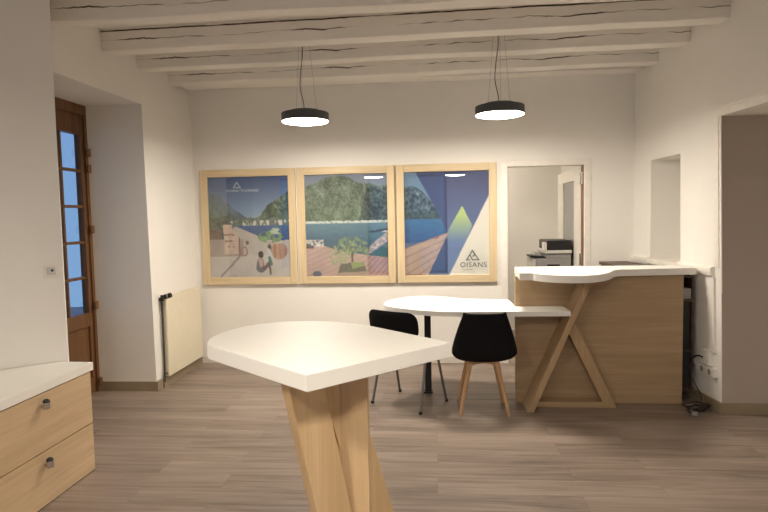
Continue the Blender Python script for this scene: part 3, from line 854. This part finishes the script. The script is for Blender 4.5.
def backpad(w, z0, z1, r, y0, lean, curve, th):
    """rounded pad, curved about the sitter's back"""
    out = rect_round(-w/2, z0, w/2, z1, r, 6)
    bm = B(); nx, nz = 18, 10
    def yc(x, z): return y0-lean*(z-z0)+curve*(x/(w/2))**2
    def clampx(z):
        if z > z1-r: d = z-(z1-r)
        elif z < z0+r: d = (z0+r)-z
        else: return w/2
        return w/2-r+math.sqrt(max(0, r*r-d*d))
    zs = []
    for k in range(nz+1):
        a = -PI/2+PI*k/nz; zs.append((z0+z1)/2+(z1-z0)/2*math.sin(a))
    F = []; K = []
    for z in zs:
        hw = max(.02, clampx(z)); ef = 1-.75*max(0, abs(z-(z0+z1)/2)/((z1-z0)/2))**6
        F.append([]); K.append([])
        for i in range(nx+1):
            s = math.sin(-PI/2+PI*i/nx); x = hw*s; tt = th/2*ef*(1-.8*abs(s)**8)
            F[-1].append(bm.verts.new((x, yc(x, z)+tt, z))); K[-1].append(bm.verts.new((x, yc(x, z)-tt, z)))
    for j in range(nz):
        for i in range(nx):
            bm.faces.new((F[j][i], F[j][i+1], F[j+1][i+1], F[j+1][i])); bm.faces.new((K[j][i], K[j+1][i], K[j+1][i+1], K[j][i+1]))
        bm.faces.new((F[j][0], F[j+1][0], K[j+1][0], K[j][0])); bm.faces.new((F[j][nx], K[j][nx], K[j+1][nx], F[j+1][nx]))
    for i in range(nx):
        bm.faces.new((F[0][i], K[0][i], K[0][i+1], F[0][i+1])); bm.faces.new((F[nz][i], F[nz][i+1], K[nz][i+1], K[nz][i]))
    bmesh.ops.recalc_face_normals(bm, faces=bm.faces)
    return bm
obj('backrest', backpad(.47, .575, .782, .07, -.222, .16, .035, .034), 'black', t, local=True)

# ------------------------------------------------------------------ tulip chair on wooden legs
t = thing('tulip_chair', (.355, 4.455, 0), 'black padded bucket chair on splayed wooden legs, against the oak counter', 'chair', rz=math.radians(1))
def shell():
    # stations along the centre line: (y, z, half width, side lift)
    st = [(.235, .430, .165, .008), (.215, .452, .195, .012), (.12, .447, .215, .03), (0, .425, .225, .05), (-.10, .415, .229, .075),
          (-.165, .424, .231, .075), (-.200, .455, .234, .05), (-.215, .51, .230, .022), (-.228, .62, .203, .008), (-.242, .71, .176, .0), (-.251, .762, .158, -.002), (-.256, .790, .148, .010)]
    P = smooth([(a, b_, c) for a, b_, c, _ in st], 3); S = smooth([(d, 0, 0) for *_, d in st], 3)
    nx = 16; bm = B(); rows = []
    for i, (p, s) in enumerate(zip(P, S)):
        y, z, hw = p; lift = s.x
        d = (P[min(i+1, len(P)-1)]-P[max(i-1, 0)]); T = Vector((0, d.x, d.y)).normalized(); N = Vector((0, -T.z, T.y))  # inward normal
        if N.y < 0 and z > .5: N = -N
        row = []
        for k in range(nx+1):
            q = -1+2*k/nx; x = hw*math.sin(q*PI/2)/1.0
            up = abs(q)**2.6
            wrap = .055*min(1, max(0, (z-.44)/.1))*up*(1-.45*max(0, (z-.5)/.3))
            row.append(bm.verts.new((x, y+wrap, z+lift*up)))
        rows.append(row)
    for i in range(len(rows)-1):
        for k in range(nx): bm.faces.new((rows[i][k], rows[i][k+1], rows[i+1][k+1], rows[i+1][k]))
    bmesh.ops.recalc_face_normals(bm, faces=bm.faces)
    return bm
sh = obj('shell', shell(), 'black', t, local=True); sh.modifiers.clear()
md = sh.modifiers.new('thick', 'SOLIDIFY'); md.thickness = .022; md.offset = 0
md = sh.modifiers.new('soft', 'SUBSURF'); md.levels = 1; md.render_levels = 2
b = B(); prism(b, rect_round(-.18, -.13, .18, .20, .08), .452, .482, .012, 3); obj('cushion', b, 'black', t, local=True)
for sx in (-1, 1):
    for sy in (-1, 1):
        b = B(); tube(b, [(sx*.182, sy*.172, 0), (sx*.14, sy*.132, .20), (sx*.098, sy*.092, .400)], .0115, 14, r1=.020)
        obj('leg', b, 'beech', t, local=True)
b = B()
def bar(p, q, w, h0, h1):
    p, q = Vector(p), Vector(q); n = 10; e = (q-p).normalized(); s = Vector((-e.y, e.x, 0))*w/2; rows = []
    for i in range(n+1):
        u = i/n; c = p.lerp(q, u); d = h1+(h0-h1)*abs(2*u-1)**2
        rows.append([b.verts.new((c.x-s.x, c.y-s.y, c.z)), b.verts.new((c.x+s.x, c.y+s.y, c.z)), b.verts.new((c.x+s.x, c.y+s.y, c.z-d)), b.verts.new((c.x-s.x, c.y-s.y, c.z-d))])
    for i in range(n):
        for k in range(4): b.faces.new((rows[i][k], rows[i][(k+1) % 4], rows[i+1][(k+1) % 4], rows[i+1][k]))
    b.faces.new(rows[0]); b.faces.new(rows[-1][::-1])
for p, q in (((-.105, -.095), (.105, -.095)), ((-.105, .095), (.105, .095)), ((-.098, -.1), (-.098, .1)), ((.098, -.1), (.098, .1))):
    bar((*p, .412), (*q, .412), .02, .055, .024)
bmesh.ops.recalc_face_normals(b, faces=b.faces)
obj('under_frame', b, 'beech', t, local=True)
b = B(); box(b, -.08, -.08, .405, .08, .08, .425, .004); obj('mount_plate', b, 'blackmetal', t, local=True)

# ------------------------------------------------------------------ sockets and cables by the right wall
rot = math.atan2(-1, .107)   # wall runs towards the camera
def onwall(y, z): return (xr(y), y, z)
def wallbox(bm, y0, y1, z0, z1, d): prism(bm, [(xr(y0)-d, y0), (xr(y0), y0), (xr(y1), y1), (xr(y1)-d, y1)], z0, z1, .003)
t = thing('power_strip', onwall(4.55, .30), 'white multi-socket power strip low on the right wall by the counter', 'power strip')
b = B(); wallbox(b, 4.44, 4.78, .255, .325, .034); obj('housing', b, 'white', t)
for k in range(3):
    y = 4.49+.1*k
    b = B(); lathe(b, [(.001, -.003), (.021, -.003), (.023, 0), (.001, 0)], 18, (xr(y)-.040, y, .29), 'x'); obj('socket', b, 'grey', t)
t = thing('socket_box', onwall(4.53, .36), 'white plug adapter box on the right wall just above the power strip', 'socket')
b = B(); wallbox(b, 4.49, 4.60, .335, .45, .045); obj('housing', b, 'white', t)
b = B(); tube(b, smooth([(xr(4.56)-.035, 4.56, .38), (xr(4.6)-.07, 4.6, .39), (1.985, 4.66, .335)], 4), .006, 8); obj('plug_lead', b, 'blackplastic', t)
b = B(); wallbox(b, 4.455, 4.485, .44, 1.015, .018); tag(lean(obj('cable_conduit', b, 'trim')), 'white vertical cable duct on the right wall under the rail', 'conduit')
pts = [(1.985, 4.66, .33), (1.97, 4.62, .27), (1.985, 4.56, .18), (2.0, 4.48, .10), (1.975, 4.45, .03), (1.93, 4.44, .008)]
for k in range(19):
    a = .9*k+.4; r = .085+.035*math.sin(k*1.9); pts.append((1.955+r*math.cos(a)*1.0, 4.45+r*.8*math.sin(a), .008+.0025*k+.006*math.sin(k*1.3)))
b = B(); tube(b, smooth(pts, 5), .0048, 8)
# light touch on the floor
tag(obj('coiled_cable', b, 'blackplastic'), 'black power cable looped on the floor beside the right end of the counter', 'cable')
b = B(); box(b, 1.875, 4.34, .0, 1.915, 4.37, .028, .005); tag(obj('cable_plug', b, 'grey'), 'small grey plug on the floor at the end of the black cable', 'plug')

# ------------------------------------------------------------------ sky, camera, view
w = bpy.data.worlds.new('dusk_sky'); scn.world = w; w.use_nodes = True
nt = w.node_tree; bg = nt.nodes['Background']
tc = nt.nodes.new('ShaderNodeTexCoord'); sp = nt.nodes.new('ShaderNodeSeparateXYZ'); rp = nt.nodes.new('ShaderNodeValToRGB')
nt.links.new(tc.outputs['Generated'], sp.inputs[0]); nt.links.new(sp.outputs[2], rp.inputs[0]); nt.links.new(rp.outputs[0], bg.inputs[0])
rp.color_ramp.elements[0].color = (.24, .43, .72, 1); rp.color_ramp.elements[1].color = (.14, .28, .75, 1)
bg.inputs[1].default_value = .85

cam = bpy.data.cameras.new('camera'); co = bpy.data.objects.new('camera', cam); COL.objects.link(co); scn.camera = co
cam.sensor_fit = 'HORIZONTAL'; cam.sensor_width = 36; cam.lens = 577/768*36; cam.clip_start = .05
R = Matrix(((0.99608352, 0.014174, 0.08727377), (0.08613651, 0.06718648, -0.99401533), (-0.0199528, 0.99763975, 0.06570244)))
co.matrix_world = Matrix.Translation((0, 0, 1.5)) @ R.to_4x4()
vs = scn.view_settings; vs.view_transform = 'Standard'; vs.look = 'None'; vs.gamma = 1; vs.use_curve_mapping = False
vs.exposure = .28
